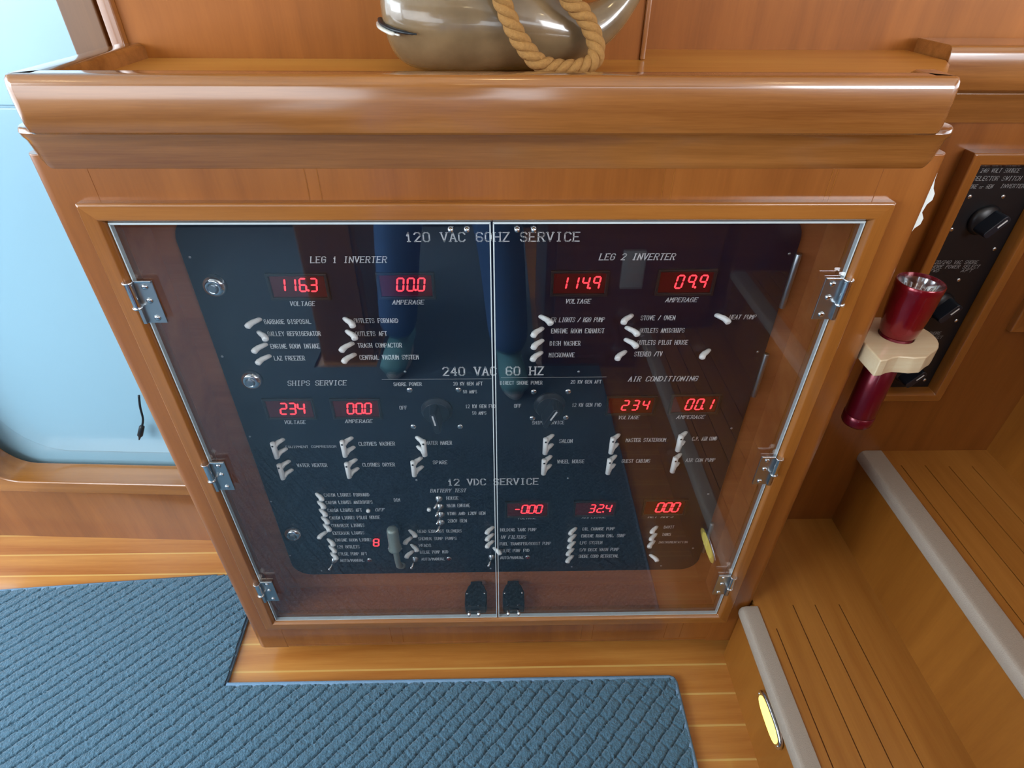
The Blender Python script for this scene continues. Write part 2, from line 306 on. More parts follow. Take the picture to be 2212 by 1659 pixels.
SW=[((-0.3096, 0.6017), -1), ((-0.3171, 0.5816), 1), ((-0.3113, 0.5622), -1),
((-0.3109, 0.5432), -1), ((-0.1986, 0.6017), 1), ((-0.1987, 0.5822), 1),
((-0.1936, 0.5629), -1), ((-0.1933, 0.5446), -1), ((0.062, 0.6037), 1),
((0.0658, 0.5849), -1), ((0.0665, 0.5656), -1), ((0.0659, 0.5457), -1),
((0.1849, 0.6044), -1), ((0.1797, 0.5856), 1), ((0.1808, 0.5663), 1),
((0.1833, 0.5463), -1), ((0.2985, 0.6044), 1), ((0.301, 0.5478), -1)]
DC=[((-0.301, 0.2649), 1), ((-0.3016, 0.2455), 1), ((-0.3022, 0.2257), 1),
((-0.3024, 0.206), 1), ((-0.3028, 0.1864), 1), ((-0.3011, 0.1671), -1),
((-0.3032, 0.1467), 1), ((-0.3038, 0.1271), 1), ((-0.3045, 0.107), 1),
((-0.1556, 0.1681), 1), ((-0.1525, 0.1489), -1), ((-0.1562, 0.128), 1),
((-0.1538, 0.1093), -1), ((-0.0061, 0.1741), -1), ((-0.0063, 0.1551), -1),
((-0.0066, 0.1356), -1), ((-0.0068, 0.1157), 1), ((0.1416, 0.1688), -1),
((0.1417, 0.1496), -1), ((0.1418, 0.13), -1), ((0.1407, 0.11), -1),
((0.1412, 0.0894), -1), ((0.2867, 0.1699), -1), ((0.2881, 0.15), -1),
((0.2878, 0.1297), -1), ((0.2853, 0.0891), 1)]
DB=[(-0.3269, 0.3778, -1), (-0.2212, 0.3798, -1), (-0.1229, 0.3795, 1),
(-0.3279, 0.3316, -1), (-0.2221, 0.3332, -1), (-0.1182, 0.3354, -1),
(0.0895, 0.3812, -1), (0.1928, 0.381, -1), (0.2974, 0.3846, -1),
(0.0888, 0.3361, -1), (0.1928, 0.3357, -1), (0.297, 0.3378, -1)]
METAL=[(-0.302, 0.0878), (-0.1523, 0.0887), (-0.0106, 0.0912),
(-0.0974, 0.2513), (-0.0964, 0.2316), (-0.0962, 0.2114),
(-0.0975, 0.1907)]
BTN=[(-0.2197, 0.2237), (-0.1159, 0.2249)]
PILOT=[(-0.2369, 0.0864), (-0.0898, 0.0874), (0.0566, 0.0884)]
SC_=[(-0.1238, 0.4828), (-0.0532, 0.4825), (-0.1251, 0.4125),
(-0.0539, 0.4116), (0.0569, 0.4776), (0.1072, 0.4776),
(0.0562, 0.4271), (0.1068, 0.428)]
SS_=[(-0.3735, 0.6904), (-0.3764, 0.5429), (-0.3769, 0.3944),
(-0.3794, 0.248), (-0.3797, 0.1018), (-0.3312, 0.0547),
(-0.1309, 0.2954), (0.1187, 0.296), (0.3704, 0.5449),
(0.3719, 0.6928), (0.1202, 0.5126), (-0.1272, 0.5147),
(0.3661, 0.4025), (0.3608, 0.2542), (0.3627, 0.1081),
(0.3114, 0.0561), (0.1408, 0.057), (-0.0129, 0.0547)]
KN_=[(-0.0869, 0.4446), (0.0811, 0.4526)]
LK_=[(-0.3529, 0.6529), (-0.345, 0.5044), (-0.3597, 0.167)]
HG_=[((0.3846, 0.6934), (0.385, 0.616)), ((0.3835, 0.5424), (0.379, 0.4663)), ((0.3791, 0.1783), (0.3732, 0.0983))]
LN=[((-0.1617, 0.5011), (-0.0045, 0.4997)), ((0.0089, 0.5029), (0.1612, 0.5015))]

# ================================================================ THE ROOM
ZF = -.154
fl = struct('floor', B(((-2.4, -2.3, ZF-.05), (1.6, 1.0, ZF-.012))), 'riser')
y = -2.25; pb = None
pl = []
YS = [-.0218+.0574*k for k in range(-39, 8)]
plank_mesh = strip_mesh = None
for i, yy in enumerate(YS):
    if plank_mesh is None:
        o = obj('plank', B(((-2.4, .0018, ZF-.012), (1.6, .0556, ZF))), 'plank', fl); plank_mesh = o.data
        o2 = obj('inlay_strip', B(((-2.4, -.0018, ZF-.012), (1.6, .0018, ZF+.0001))), 'holly', fl); strip_mesh = o2.data
        o.location.y = yy; o2.location.y = yy
    else:
        for me, nm in ((plank_mesh, 'plank'), (strip_mesh, 'inlay_strip')):
            q = bpy.data.objects.new(nm, me); C.objects.link(q); q.parent = fl; q.location.y = yy

# wall beside and behind the stairs
struct('wall_back', B(((.40, .201, ZF), (.97, .24, .877)), ((-.475, .19, -.154), (.40, .24, .877))), 'veneer')
struct('wall_back_upper', B(((-.433, .164, .893), (.175, .235, 1.6)), ((.175, .251, .885), (1.3, .29, 1.6))), 'veneer_back')
struct('trim_1', B(((-.484, .170, .86), (-.443, .24, 1.6))), 'trim_wood', bevel=.002)
struct('trim_4', B(((-.443, .185, .88), (-.432, .24, 1.6))), 'dark_wood')
struct('trim_2', B(((.1752, .1600, .893), (.1812, .251, 1.6))), 'molding_z', bevel=.0015)
bm = bmesh.new(); prism(bm, [(-.4335, .1600), (-.428, .1575), (-.418, .1575), (-.415, .164), (-.4335, .168)], .893, 1.6)
struct('trim_3', bm, 'molding_z', bevel=.0012)
struct('wall_right', B(((.955, -.99, .4055), (1.0, .24, .89)), ((1.0, .18, .4055), (1.3, .24, .89))), 'veneer')

# left: low wall under a moulded white doorway, with a wooden sill
def rotl(bm):
    bmesh.ops.rotate(bm, verts=bm.verts, cent=(-.7, .30, 0), matrix=Matrix.Rotation(math.radians(-2.6), 3, 'Z')); return bm
struct('wall_left', rotl(B(((-1.6, .302, ZF), (-.44, .345, .052)))), 'veneer')
bm = bmesh.new()
o_ = [(-1.25, .034), (-.44, .034), (-.44, .066)]
o_ += [(-1.03-.07*math.sin(math.radians(a)), .136-.07*math.cos(math.radians(a))) for a in range(0, 91, 10)]
o_ += [(-1.10, 1.6), (-1.25, 1.6)]
prism(bm, o_, .274, .335, 'y'); rotl(bm)
struct('sill_frame', bm, 'molding_x', bevel=.004, seg=3)['kind'] = 'structure'
bm = bmesh.new(); box(bm, (-1.35, .352, .03), (-.40, .40, 1.62))
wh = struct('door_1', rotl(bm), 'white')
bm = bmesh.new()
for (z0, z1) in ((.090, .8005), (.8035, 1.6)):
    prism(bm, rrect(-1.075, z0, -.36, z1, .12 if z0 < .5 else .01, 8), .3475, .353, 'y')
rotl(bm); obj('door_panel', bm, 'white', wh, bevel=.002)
bm = bmesh.new(); tube(bm, smooth_path([(-.728, .338, .262), (-.7335, .334, .235), (-.7385, .333, .205), (-.747, .332, .185), (-.7525, .332, .178)]), .0022, 8)
cb = obj('cable', bm, 'rubber', None, smooth=True); tag(cb, 'thin black cable end hanging down against the white doorway left of the cabinet', 'cable')
bm = bmesh.new(); lathe(bm, [(.0024, 0), (.0052, .003), (.0056, .03), (.003, .034), (.0012, .045)], (-.7465, .332, .186), (-.45, 0, -.85), 12)
obj('plug', bm, 'rubber', cb, smooth=True)

# the far side of the cabin, behind the photographer
struct('wall_rear', B(((-2.4, -2.3, ZF), (1.6, -2.25, .55)), ((-2.4, -2.3, 1.25), (1.6, -2.25, 1.6)), ((-2.4, -2.3, .55), (-2.2, -2.25, 1.25)), ((-.55, -2.3, .55), (-.40, -2.25, 1.25)), ((1.3, -2.3, .55), (1.6, -2.25, 1.25))), 'dark_room')
struct('wall_end_right', B(((1.55, -2.3, ZF), (1.6, .4, .75)), ((1.55, -2.3, 1.3), (1.6, .4, 1.6))), 'veneer')
struct('wall_end_left', B(((-2.4, -2.3, ZF), (-2.35, .9, .4)), ((-2.4, -2.3, 1.45), (-2.35, .9, 1.6))), 'dark_room')
struct('ceiling', B(((-2.4, -2.3, 1.6), (1.6, 1.0, 1.65))), 'vinyl')
sb = thing('side_locker', (1.0, -1.25, ZF), 'dark mahogany locker behind the photographer, with a white socket plate', 'locker')
obj('carcass', B(((.15, -1.5, ZF), (1.25, -1.03, .95))), 'dark_wood', sb, bevel=.006)
obj('plinth', B(((.16, -1.048, ZF), (1.25, -1.022, ZF+.04))), 'veneer', sb, bevel=.002)
obj('locker_top', B(((.14, -1.52, .95), (1.27, -1.01, .975))), 'rail', sb, bevel=.006)
for xa in (.18, .72):
    bm = bmesh.new(); prism(bm, rrect(xa, -.06, xa+.5, .90, .01), -1.032, -1.018, 'y'); obj('locker_door', bm, 'dark_wood', sb, bevel=.003)
pt = obj('socket_plate', B(((.378, -1.016, .150), (.448, -1.010, .275))), 'card', None, bevel=.003)
tag(pt, 'white socket plate on the mahogany locker, seen mirrored in the glass door', 'socket plate')
obj('socket', B(((.393, -1.010, .220), (.433, -1.008, .252)), ((.393, -1.010, .173), (.433, -1.008, .205))), 'lever', pt)
sc = thing('settee_base', (-.52, -1.2, ZF), 'varnished wooden settee base behind the photographer, left of his legs', 'settee')
obj('settee_box', B(((-.60, -1.6, ZF), (-.42, -1.06, .60))), 'riser', sc, bevel=.006)
obj('settee_panel', B(((-.585, -1.063, -.1), (-.435, -1.052, .55))), 'veneer', sc, bevel=.003)
obj('settee_cap', B(((-.61, -1.6, .60), (-.41, -1.04, .63))), 'rail', sc, bevel=.006)
for i, (lx, ly) in enumerate(((.02, -.26), (-1.1, -.9), (.75, -.9), (-.1, -1.5))):
    t = thing('ceiling_light', (lx, ly, 1.6), ['small round ceiling downlight right above the front of the cabinet', 'round ceiling downlight near the left windows', 'round ceiling downlight over the mahogany locker', 'round ceiling downlight farthest from the cabinet'][i], 'ceiling light', 'ceiling downlights')
    bm = bmesh.new(); lathe(bm, [(.055, 0), (.055, .006), (.042, .010), (.040, .004)], (lx, ly, 1.6), (0, 0, -1), 24, cap=False); obj('bezel', bm, 'chrome', t, smooth=True)
    bm = bmesh.new(); lathe(bm, [(.040, 0), (.040, .005)], (lx, ly, 1.6), (0, 0, -1), 20); obj('lens', bm, 'downlight', t)

# ================================================================ CABINET
cab = thing('cabinet', (0, .1, ZF), 'varnished cherry wall cabinet with two clear acrylic doors over a switch panel', 'cabinet')
bm = bmesh.new()
for s in (-1, 1):
    w_ = .470 if s < 0 else .477; bm = bmesh.new()
    pts = [(s*.411, 0), (s*(w_-.014), 0)]+[(s*(w_-.014+.014*math.sin(math.radians(a))), .014-.014*math.cos(math.radians(a))) for a in range(15, 91, 15)]+[(s*w_, .19), (s*.452, .19), (s*.452, .016), (s*.411, .016)]
    prism(bm, pts, -.104, .830); obj('side_stile', bm, 'veneer', cab, bevel=.001)
obj('face_rail', B(((-.411, 0, .763), (.411, .016, .84))), 'veneer', cab); obj('face_rail', B(((-.411, 0, -.092), (.411, .016, -.002))), 'veneer', cab)
bm = bmesh.new()
obj('bottom_board', B(((-.4555, .0005, -.1045), (.4615, .19, -.0921))), 'veneer', cab, bevel=.004)
for x_ in (-0.1922, -0.1793, 0.1813, 0.1912, 0.3584, 0.3634): obj('inlay_line', B(((x_-.0005, -.0003, .7838), (x_+.0005, .001, .816))), 'molding_z', cab)
for x_ in (-0.2064, -0.1845, 0.1619, 0.1835, 0.3253, 0.3562): obj('inlay_line', B(((x_-.0005, -.0003, -.090), (x_+.0005, .001, -.024))), 'molding_z', cab)
obj('toe_kick', B(((-.42, .165, ZF), (.42, .19, -.10))), 'dark_wood', cab)
obj('toe_block', B(((-.345, .07, ZF), (-.24, .165, -.104))), 'dark_wood', cab, bevel=.01)
# liner of the recess
obj('liner', B(((-.450, .0665, -.03), (.450, .078, .80)), ((-.450, .016, -.03), (-.4105, .0665, .80)), ((.4105, .016, -.03), (.450, .0665, .80)),
      ((-.4105, .002, -.03), (.4105, .0665, -.0035)), ((-.4105, .016, .765), (.4105, .0665, .80))), 'dark_wood', cab)
# raised moulding around the doors, mitred
def frame(bm, x0, z0, x1, z1, w, yf, yb, slope=.004):
    """picture-frame moulding: outer edge to inner edge, front at yf, back at yb"""
    prof = [(0, yb), (0, yf+slope*.4), (slope*.6, yf), (w-slope, yf), (w, yf+slope*1.5), (w, yb)]
    rings = []
    for d, yy in prof:
        rings.append([bm.verts.new(p) for p in ((x0+d, yy, z0+d), (x1-d, yy, z0+d), (x1-d, yy, z1-d), (x0+d, yy, z1-d))])
    n = len(rings)
    for i in range(n):
        a, b = rings[i], rings[(i+1) % n]
        for k in range(4):
            f = bm.faces.new((a[k], a[(k+1) % 4], b[(k+1) % 4], b[k])); f.material_index = 0 if k in (0, 2) else 1
bm = bmesh.new(); frame(bm, -.4325, -.0215, .4325, .7835, .0215, -.012, .004)
obj('door_moulding', bm, ['molding_x', 'molding_z'], cab, bevel=.0012)
# two-tier bull-nosed cap
def cap(name, X0, X1, yf, yb, r, prof, m, parent, ends=(True, True), yb2=None, ks=1):
    """sweep a profile (inward offset, z) round the front of a shelf; ends: rounded return at left / right"""
    path = []
    n = 8
    if ends[0]:
        path += [((X0, yb), (-1, 0))]
        for i in range(n+1):
            a = math.radians(90*i/n); path.append(((X0+r-r*math.cos(a), yf+r-r*math.sin(a)), (-math.cos(a), -math.sin(a))))
    else: path += [((X0, yf), (0, -1))]
    if ends[1]:
        for i in range(n+1):
            a = math.radians(90*i/n); path.append(((X1-r+r*math.sin(a), yf+r-r*math.cos(a)), (math.sin(a), -math.cos(a))))
        path += [((X1, yb if yb2 is None else yb2), (1, 0))]
    else: path += [((X1, yf), (0, -1))]
    bm = bmesh.new(); rings = []
    for (px, py), (nx, ny) in path:
        ring = []
        for d, z in prof:
            dx = d if d > .02 else d*ks; x = px-nx*dx; y_ = py-ny*d
            if ends[0]: x = max(x, X0+dx)      # keep the inner edge from folding over at the tight corners
            if ends[1]: x = min(x, X1-dx)
            if abs(nx) < .9999: y_ = max(y_, yf+d)
            ring.append(bm.verts.new((x, y_, z)))
        rings.append(ring)
    k = len(prof)
    for a, b in zip(rings, rings[1:]):
        for i in range(k): bm.faces.new((a[i], b[i], b[(i+1) % k], a[(i+1) % k]))
    bm.faces.new(rings[0]); bm.faces.new(rings[-1][::-1])
    bmesh.ops.remove_doubles(bm, verts=bm.verts, dist=2e-5)
    return obj(name, bm, m, parent, smooth=False, bevel=.0008, seg=2)
P1 = [(.030, .880), (.030, .903), (.028, .9065), (.024, .9085), (.010, .9085), (.005, .9075), (.0018, .9045), (.0004, .899), (0, .888), (.0002, .876), (.0008, .867), (.0025, .8605), (.0055, .858), (.030, .857)]
P2 = [(.022, .858), (.004, .858), (.0015, .8565), (0, .853), (.0015, .8485), (.0045, .845), (.007, .838), (.0100, .826), (.0136, .816), (.022, .816)]
cap('upper_cap', -.4285, .4300, -.042, .164, .010, P1, 'rail', cab, yb2=.0, ks=.6)
cap('lower_cap', -.4640, .4690, -.014, .19, .0225, P2, 'rail', cab, ks=.6)
bm = bmesh.new(); prism(bm, [(-.410, -.014), (.428, -.014), (.434, .0), (.452, .02), (.530, .135), (.546, .168), (.546, .251), (.175, .251), (.175, .164), (-.410, .164)], .878, .893); obj('shelf', bm, 'shelf', cab)

# acrylic doors
for s, nm in ((-1, 'left'), (1, 'right')):
    xa, xb = (-.4095, -.0012) if s < 0 else (.0012, .4095)
    d = obj('glass_door', B(((xa+.0015, -.006, .0015), (xb-.0015, 0, .7595))), 'glass', cab)
    e = .0014
    obj('polished_edge', B(((xa, -.0062, 0), (xb, 0, .0015)), ((xa, -.0062, .7590), (xb, 0, .7612)), ((xa, -.0062, .0015), (xa+e, 0, .7595)), ((xb-e, -.0062, .0015), (xb, 0, .7595))), 'edge', d)
    for (zt, zb) in ((.6937, .6387), (.4083, .3510), (.1232, .0660)):
        # leaf screwed to the acrylic, round knuckle at the door edge
        x_in = s*(.4095-.0225); x_out = s*.4105
        h = obj('hinge', B(((min(x_in, x_out), -.0082, zb), (max(x_in, x_out), -.0064, zt))), 'steel', d, bevel=.0004)
        bm = bmesh.new(); zk = zt-.032
        lathe(bm, [(.0038, 0), (.0044, .001), (.0044, .031), (.0038, .032)], (s*.4115, -.0125, zk), (0, 0, 1), 16)
        lathe(bm, [(.0056, -.0012), (.006, 0), (.0056, .0012)], (s*.4115, -.0125, zk), (0, 0, 1), 16)
        lathe(bm, [(.0056, -.0012), (.006, 0), (.0056, .0012)], (s*.4115, -.0125, zt), (0, 0, 1), 16)
        box(bm, (min(x_in, s*.4115), -.0105, zt-.0016), (max(x_in, s*.4115), -.0082, zt+.0008))
        obj('hinge_knuckle', bm, 'chrome', d, bevel=.0003)
        obj('hinge_flange', B(((min(s*.4085, s*.4125), -.0125, zb+.001), (max(s*.4085, s*.4125), -.0060, zk-.001))), 'steel', d, bevel=.0004)
        for zz, xx in ((zt-.0075, .397), (zt-.025, .3975), (zb+.007, .3965)): screw('hinge_screw', s*xx, -.0082, zz, .0037, d, h=.0022)
    for xx in ((-.0446, -.0271) if s < 0 else (.0275, .0456)): screw('stud', xx, -.0062, .7535, .0036, d, h=.0055)
    for xx in ((-.0524, -.0347) if s < 0 else (.0194, .0389)): screw('stud', xx, -.0062, .0145, .0036, d, h=.0055)
# touch latches standing on the floor of the recess
for cx in (-.0412, .0298):
    bm = bmesh.new()
    pts = [(-.019, .004), (.019, .004), (.0205, .012), (.0205, .036), (.015, .050), (.011, .054), (.011, .060), (-.011, .060), (-.011, .054), (-.015, .050), (-.0205, .036), (-.0205, .012)]
    prism(bm, [(cx+a, b+.001) for a, b in pts], -.0035, .0165)
    lt = obj('touch_latch', bm, 'black', cab, bevel=.002)
    bm = bmesh.new(); box(bm, (cx-.009, .0008, .0), (cx+.009, .006, .011)); obj('latch_plunger', bm, 'black', lt, bevel=.001)
    for sx in (-1, 1): screw('latch_screw', cx+sx*.0165, .034, .0165, .0022, lt, ax=(0, 0, 1))

# ================================================================ SWITCH PANEL
PY = .0615
pan = thing('breaker_panel', (0, PY, .39), 'dark navy breaker panel with white toggles and red digital meters inside the cabinet', 'breaker panel')
bm = bmesh.new(); prism(bm, rrect(-.383, .043, .381, .7445, .034, 10), PY, PY+.004, 'y')
obj('panel_plate', bm, 'panel', pan, bevel=.0008)
for s_, x_, w_, z_, h_, st_ in T:
    lettering(s_, x_, w_, z_, h_, st_, PY-.0003, pan, 'ink' if st_ in (1, 2) else 'ink')
for (a, b) in LN: obj('engraved_rule', B(((a[0], PY-.0003, a[1]), (b[0], PY, a[1]+.0006))), 'ink_dim', pan)

SEG = {'0': 'abcdef', '1': 'bc', '2': 'abged', '3': 'abgcd', '4': 'fgbc', '5': 'afgcd', '6': 'afgecd', '7': 'abc', '8': 'abcdefg', '9': 'abfgc', '-': 'g'}
def digits(text, x0, x1, z0, z1, yy, parent):
    bm = bmesh.new(); H = z1-z0; w = H*.46; t = H*.125; sl = .14
    nd = len([c for c in text if c != '.']); pitch = ((x1-x0)-w-sl*H)/(nd-1) if nd > 1 else 0
    # a leading 1 shows only its right-hand bars, so the row starts one bar further left
    if text[0] == '1': pitch = ((x1-x0)-sl*H-t)/(nd-1); x0 = x1-sl*H-w-pitch*(nd-1)
    if text[0] == '-': pitch = ((x1-x0)-sl*H-w)/(nd-1)
    def bar(p, q):
        p = Vector(p); q = Vector(q); d = (q-p).normalized(); n = Vector((-d.y, d.x))*t/2; g = d*t*.55
        p = p+d*t*.12; q = q-d*t*.12
        out = [p, p+g+n, q-g+n, q, q-g-n, p+g-n]
        vs = [bm.verts.new((ox+v.x+sl*v.y, yy, z0+v.y)) for v in out]; bm.faces.new(vs)
    i = 0
    for ch in text:
        if ch == '.':
            cx = ox+w+(pitch-w)*.42+.02*H
            vs = [bm.verts.new((cx+t*.75*math.cos(a*PI/4), yy, z0+t*.5+t*.75*math.sin(a*PI/4))) for a in range(8)]; bm.faces.new(vs); continue
        ox = x0+i*pitch; i += 1
        c = {'a': ((0, H), (w, H)), 'b': ((w, H/2), (w, H)), 'c': ((w, 0), (w, H/2)), 'd': ((0, 0), (w, 0)), 'e': ((0, 0), (0, H/2)), 'f': ((0, H/2), (0, H)), 'g': ((0, H/2), (w, H/2))}
        for k in SEG[ch]: bar(*c[k])
    return obj('digits', bm, 'led', parent)
for w, s_, a, b, z0, z1 in MT_:
    if w:
        x0, x1, wz0, wz1 = w
        bm = bmesh.new(); frame(bm, x0-.004, wz0-.003, x1+.004, wz1+.003, .004, PY-.0035, PY, .001)
        m_ = obj('digital_meter', bm, ['black', 'black'], pan, bevel=.0003)
        obj('meter_window', B(((x0, PY-.0012, wz0), (x1, PY, wz1))), 'window', m_)
        digits(s_, a, b, z0, z1, PY-.0016, m_)
    else:
        m_ = obj('small_meter', B(((a-.002, PY-.0012, z0-.002), (b+.002, PY, z1+.002))), 'black', pan)
        digits(s_, a, b, z0, z1, PY-.0016, m_)

def lever_mesh(d, k=1.0):
    bm = bmesh.new()
    tube(bm, [(0, .002, 0), (d*.0045*k, -.0035*k, 0), (d*.009*k, -.0065*k, -.0008), (d*.0125*k, -.0105*k, -.0022), (d*.0137*k, -.0135*k, -.0032), (d*.0138*k, -.0145*k, -.0035)],
         [(.0030, .0032), (.0033, .0035), (.0038, .0039), (.0045, .0044), (.0043, .0042), (.0024, .0024)], 10, up=(0, 0, 1))
    return bm
def place(name, mesh, x, z, m, parent, kids=()):
    o = bpy.data.objects.new(name, mesh); C.objects.link(o); hang(o, parent); o.location = (x, PY, z)
    return o
protos = {}
def proto(key, bm, m):
    me = bpy.data.meshes.new(key); bmesh.ops.recalc_face_normals(bm, faces=bm.faces); bm.to_mesh(me); bm.free(); me.materials.append(M[m])
    me.polygons.foreach_set('use_smooth', [True]*len(me.polygons)); protos[key] = me; return me
for d in (-1, 1):
    proto('lev%d' % d, lever_mesh(d), 'lever'); proto('lvs%d' % d, lever_mesh(d, .86), 'lever')
for (x, z), d in SW: place('toggle_switch', protos['lev%d' % d], x-d*.0005, z, None, pan)
for (x, z), d in DC: place('toggle_switch', protos['lvs%d' % d], x, z, None, pan)
for d in (-1, 1):
    bm = bmesh.new(); tube(bm, [(d*.0125, -.0122, .0152), (d*.0125, -.0122, .014), (d*.0125, -.0126, -.0165), (d*.0125, -.0128, -.0178)], [(.0024, .0024), (.0040, .0040), (.0041, .0041), (.0024, .0024)], 12, up=(0, 1, 0))
    proto('bar%d' % d, bm, 'lever')
    bm = bmesh.new(); lathe(bm, [(.0017, 0), (.0015, .0004)], (d*.0125, -.0165, .0105), (0, -1, 0), 10); proto('dot%d' % d, bm, 'black')
for x, z, d in DB:
    t = place('double_pole_switch', protos['bar%d' % d], x, z, None, pan)
    for dz in (.0098, -.0098):
        q = bpy.data.objects.new('lever', protos['lvs%d' % d]); C.objects.link(q); q.parent = t; q.location = (0, 0, dz)
    q = bpy.data.objects.new('rivet', protos['dot%d' % d]); C.objects.link(q); q.parent = t
bm = bmesh.new(); lathe(bm, [(.0064, 0), (.0064, .0018), (.0048, .0026), (.0040, .0052)], (0, 0, 0), (0, -1, 0), 6+10); proto('nut', bm, 'steel')
bm = bmesh.new(); tube(bm, [(0, -.004, 0), (-.0030, -.0105, -.0020), (-.0060, -.018, -.0050), (-.0066, -.0192, -.0055)], [.0014, .0019, .0026, .0012], 10); proto('bat', bm, 'chrome')
for x, z in METAL:
    t = place('metal_toggle', protos['nut'], x, z, None, pan)
    q = bpy.data.objects.new('bat_lever', protos['bat']); C.objects.link(q); q.parent = t
bm = bmesh.new(); lathe(bm, [(.0036, 0), (.0036, .0032), (.0028, .0044), (.001, .0048)], (0, 0, 0), (0, -1, 0), 16); proto('btn', bm, 'lever')
bm = bmesh.new(); lathe(bm, [(.0050, 0), (.0050, .0014), (.0034, .0022)], (0, 0, 0), (0, -1, 0), 18, cap=False); proto('ring', bm, 'steel')
bm = bmesh.new(); lathe(bm, [(.0034, 0), (.0032, .0025), (.0018, .004)], (0, 0, 0), (0, -1, 0), 14); proto('jewel', bm, 'red_dark')
for x, z in BTN: place('push_button', protos['btn'], x, z, None, pan)
for x, z in PILOT:
    t = place('pilot_light', protos['ring'], x, z, None, pan); q = bpy.data.objects.new('jewel', protos['jewel']); C.objects.link(q); q.parent = t
bm = bmesh.new(); lathe(bm, [(.0048, 0), (.0046, .0014), (.0034, .0026), (.0012, .0032)], (0, 0, 0), (0, -1, 0), 16); proto('scr', bm, 'chrome')
bm = bmesh.new(); lathe(bm, [(.0020, 0), (.0018, .0006), (.0008, .0010)], (0, 0, 0), (0, -1, 0), 10); proto('sscr', bm, 'steel')
for x, z in SC_: place('panel_screw', protos['scr'], x, z, None, pan)
for x, z in SS_: place('small_screw', protos['sscr'], x, z, None, pan)
for i, (x, z) in enumerate(KN_):
    bm = bmesh.new(); lathe(bm, [(.0235, 0), (.0235, .003), (.0205, .007), (.0195, .010)], (x, PY, z), (0, -1, 0), 32)
    k_ = obj('rotary_switch', bm, 'knob', pan, smooth=True, bevel=.0006)
    bm = bmesh.new(); a = math.radians(10 if i == 0 else -28)
    prof = rrect(-.0068, -.0185, .0068, .0185, .005, 5)
    prism(bm, prof, -.034, -.008, 'y')
    for v in bm.verts:
        if v.co.y < -.02: v.co.x *= .72
        xx, zz = v.co.x*math.cos(a)-v.co.z*math.sin(a), v.co.x*math.sin(a)+v.co.z*math.cos(a)
        v.co = Vector((x+xx, PY+v.co.y, z+zz))
    obj('grip', bm, 'knob', k_, bevel=.0012)
    bm = bmesh.new(); box(bm, (-.0011, -.0346, -.002), (.0011, -.0338, .016))
    for v in bm.verts:
        xx, zz = v.co.x*math.cos(a)-v.co.z*math.sin(a), v.co.x*math.sin(a)+v.co.z*math.cos(a); v.co = Vector((x+xx, PY+v.co.y, z+zz))
    obj('pointer_mark', bm, 'ink', k_)
for x, z in LK_:
    bm = bmesh.new(); lathe(bm, [(.0150, 0), (.0150, .003), (.0142, .006), (.0115, .0095), (.0065, .0105), (.006, .0096)], (x, PY, z), (0, -1, 0), 28)
    k_ = obj('panel_lock', bm, 'chrome', pan, smooth=True)
    bm = bmesh.new(); lathe(bm, [(.0052, .0096), (.0048, .0124)], (x, PY, z), (0, -1, 0), 16); box(bm, (x-.0006, PY-.0128, z-.0035), (x+.0006, PY-.012, z+.0035))
    obj('lock_core', bm, 'steel', k_)
for a, b in HG_:
    bm = bmesh.new(); xx = .3835
    lathe(bm, [(.0036, 0), (.0040, .001), (.0040, a[1]-b[1]-.001), (.0036, a[1]-b[1])], (xx, PY-.001, b[1]), (0, 0, 1), 12); obj('panel_hinge', bm, 'steel', pan, smooth=True)
# gooseneck lamp with knurled barrel, pointing up the panel
bm = bmesh.new(); tube(bm, smooth_path([(-.181, PY+.0, .070), (-.1795, PY-.012, .083), (-.1790, PY-.022, .105), (-.1785, PY-.026, .135), (-.1785, PY-.026, .165)]), .0052, 12, up=(0, 1, 0))
g_ = obj('gooseneck_lamp', bm, 'grey', pan, smooth=True)
bm = bmesh.new(); lathe(bm, [(.0085, 0), (.0115, .002), (.0115, .006), (.0098, .009), (.0098, .050), (.0090, .0535), (.006, .056)], (-.1790, PY-.026, .150), (.02, 0, 1), 24); obj('lamp_barrel', bm, 'grey', g_, smooth=True)
bm = bmesh.new(); lathe(bm, [(.009, 0), (.009, .003), (.006, .005)], (-.181, PY, .070), (0, -1, 0), 16); obj('lamp_socket', bm, 'grey', g_, smooth=True)
for sx in (-1, 1): screw('set_screw', -.1790+sx*.011, PY-.026, .152, .002, g_)

# ================================================================ RIGHT-HAND UNIT WITH SELECTOR PANEL
un = thing('wall_unit', (.85, .2, .40), 'varnished wall unit with a rounded cap, right of the cabinet above the stairs', 'wall unit')
P1b = [(.075, .8575), (.075, .9085)]+[(d, z) for d, z in P1 if d < .02]
cap('upper_cap', .548, 1.35, .166, .251, .02, P1b, 'rail', un, ends=(False, False))
cap('lower_cap', .50, 1.35, .184, .24, .02, P2, 'rail', un, ends=(True, False))
bm = bmesh.new(); frame(bm, .6435, .3575, .7865, .7820, .0185, .178, .202); obj('panel_moulding', bm, ['molding_x', 'molding_z'], un, bevel=.0012)
bm = bmesh.new(); frame(bm, .850, .4925, 1.20, .78, .0215, .190, .202); obj('door_moulding', bm, ['molding_x', 'molding_z'], un, bevel=.0012)
obj('door_panel', B(((.872, .197, .514), (1.18, .202, .76))), 'veneer', un)
SY = .1975
sp = thing('selector_panel', (.71, SY, .57), 'narrow black shore-power selector panel with three rotary knobs, right of the cabinet', 'switch panel')
obj('panel_plate', B(((.662, SY, .3765), (.767, SY+.003, .7635))), 'black', sp)
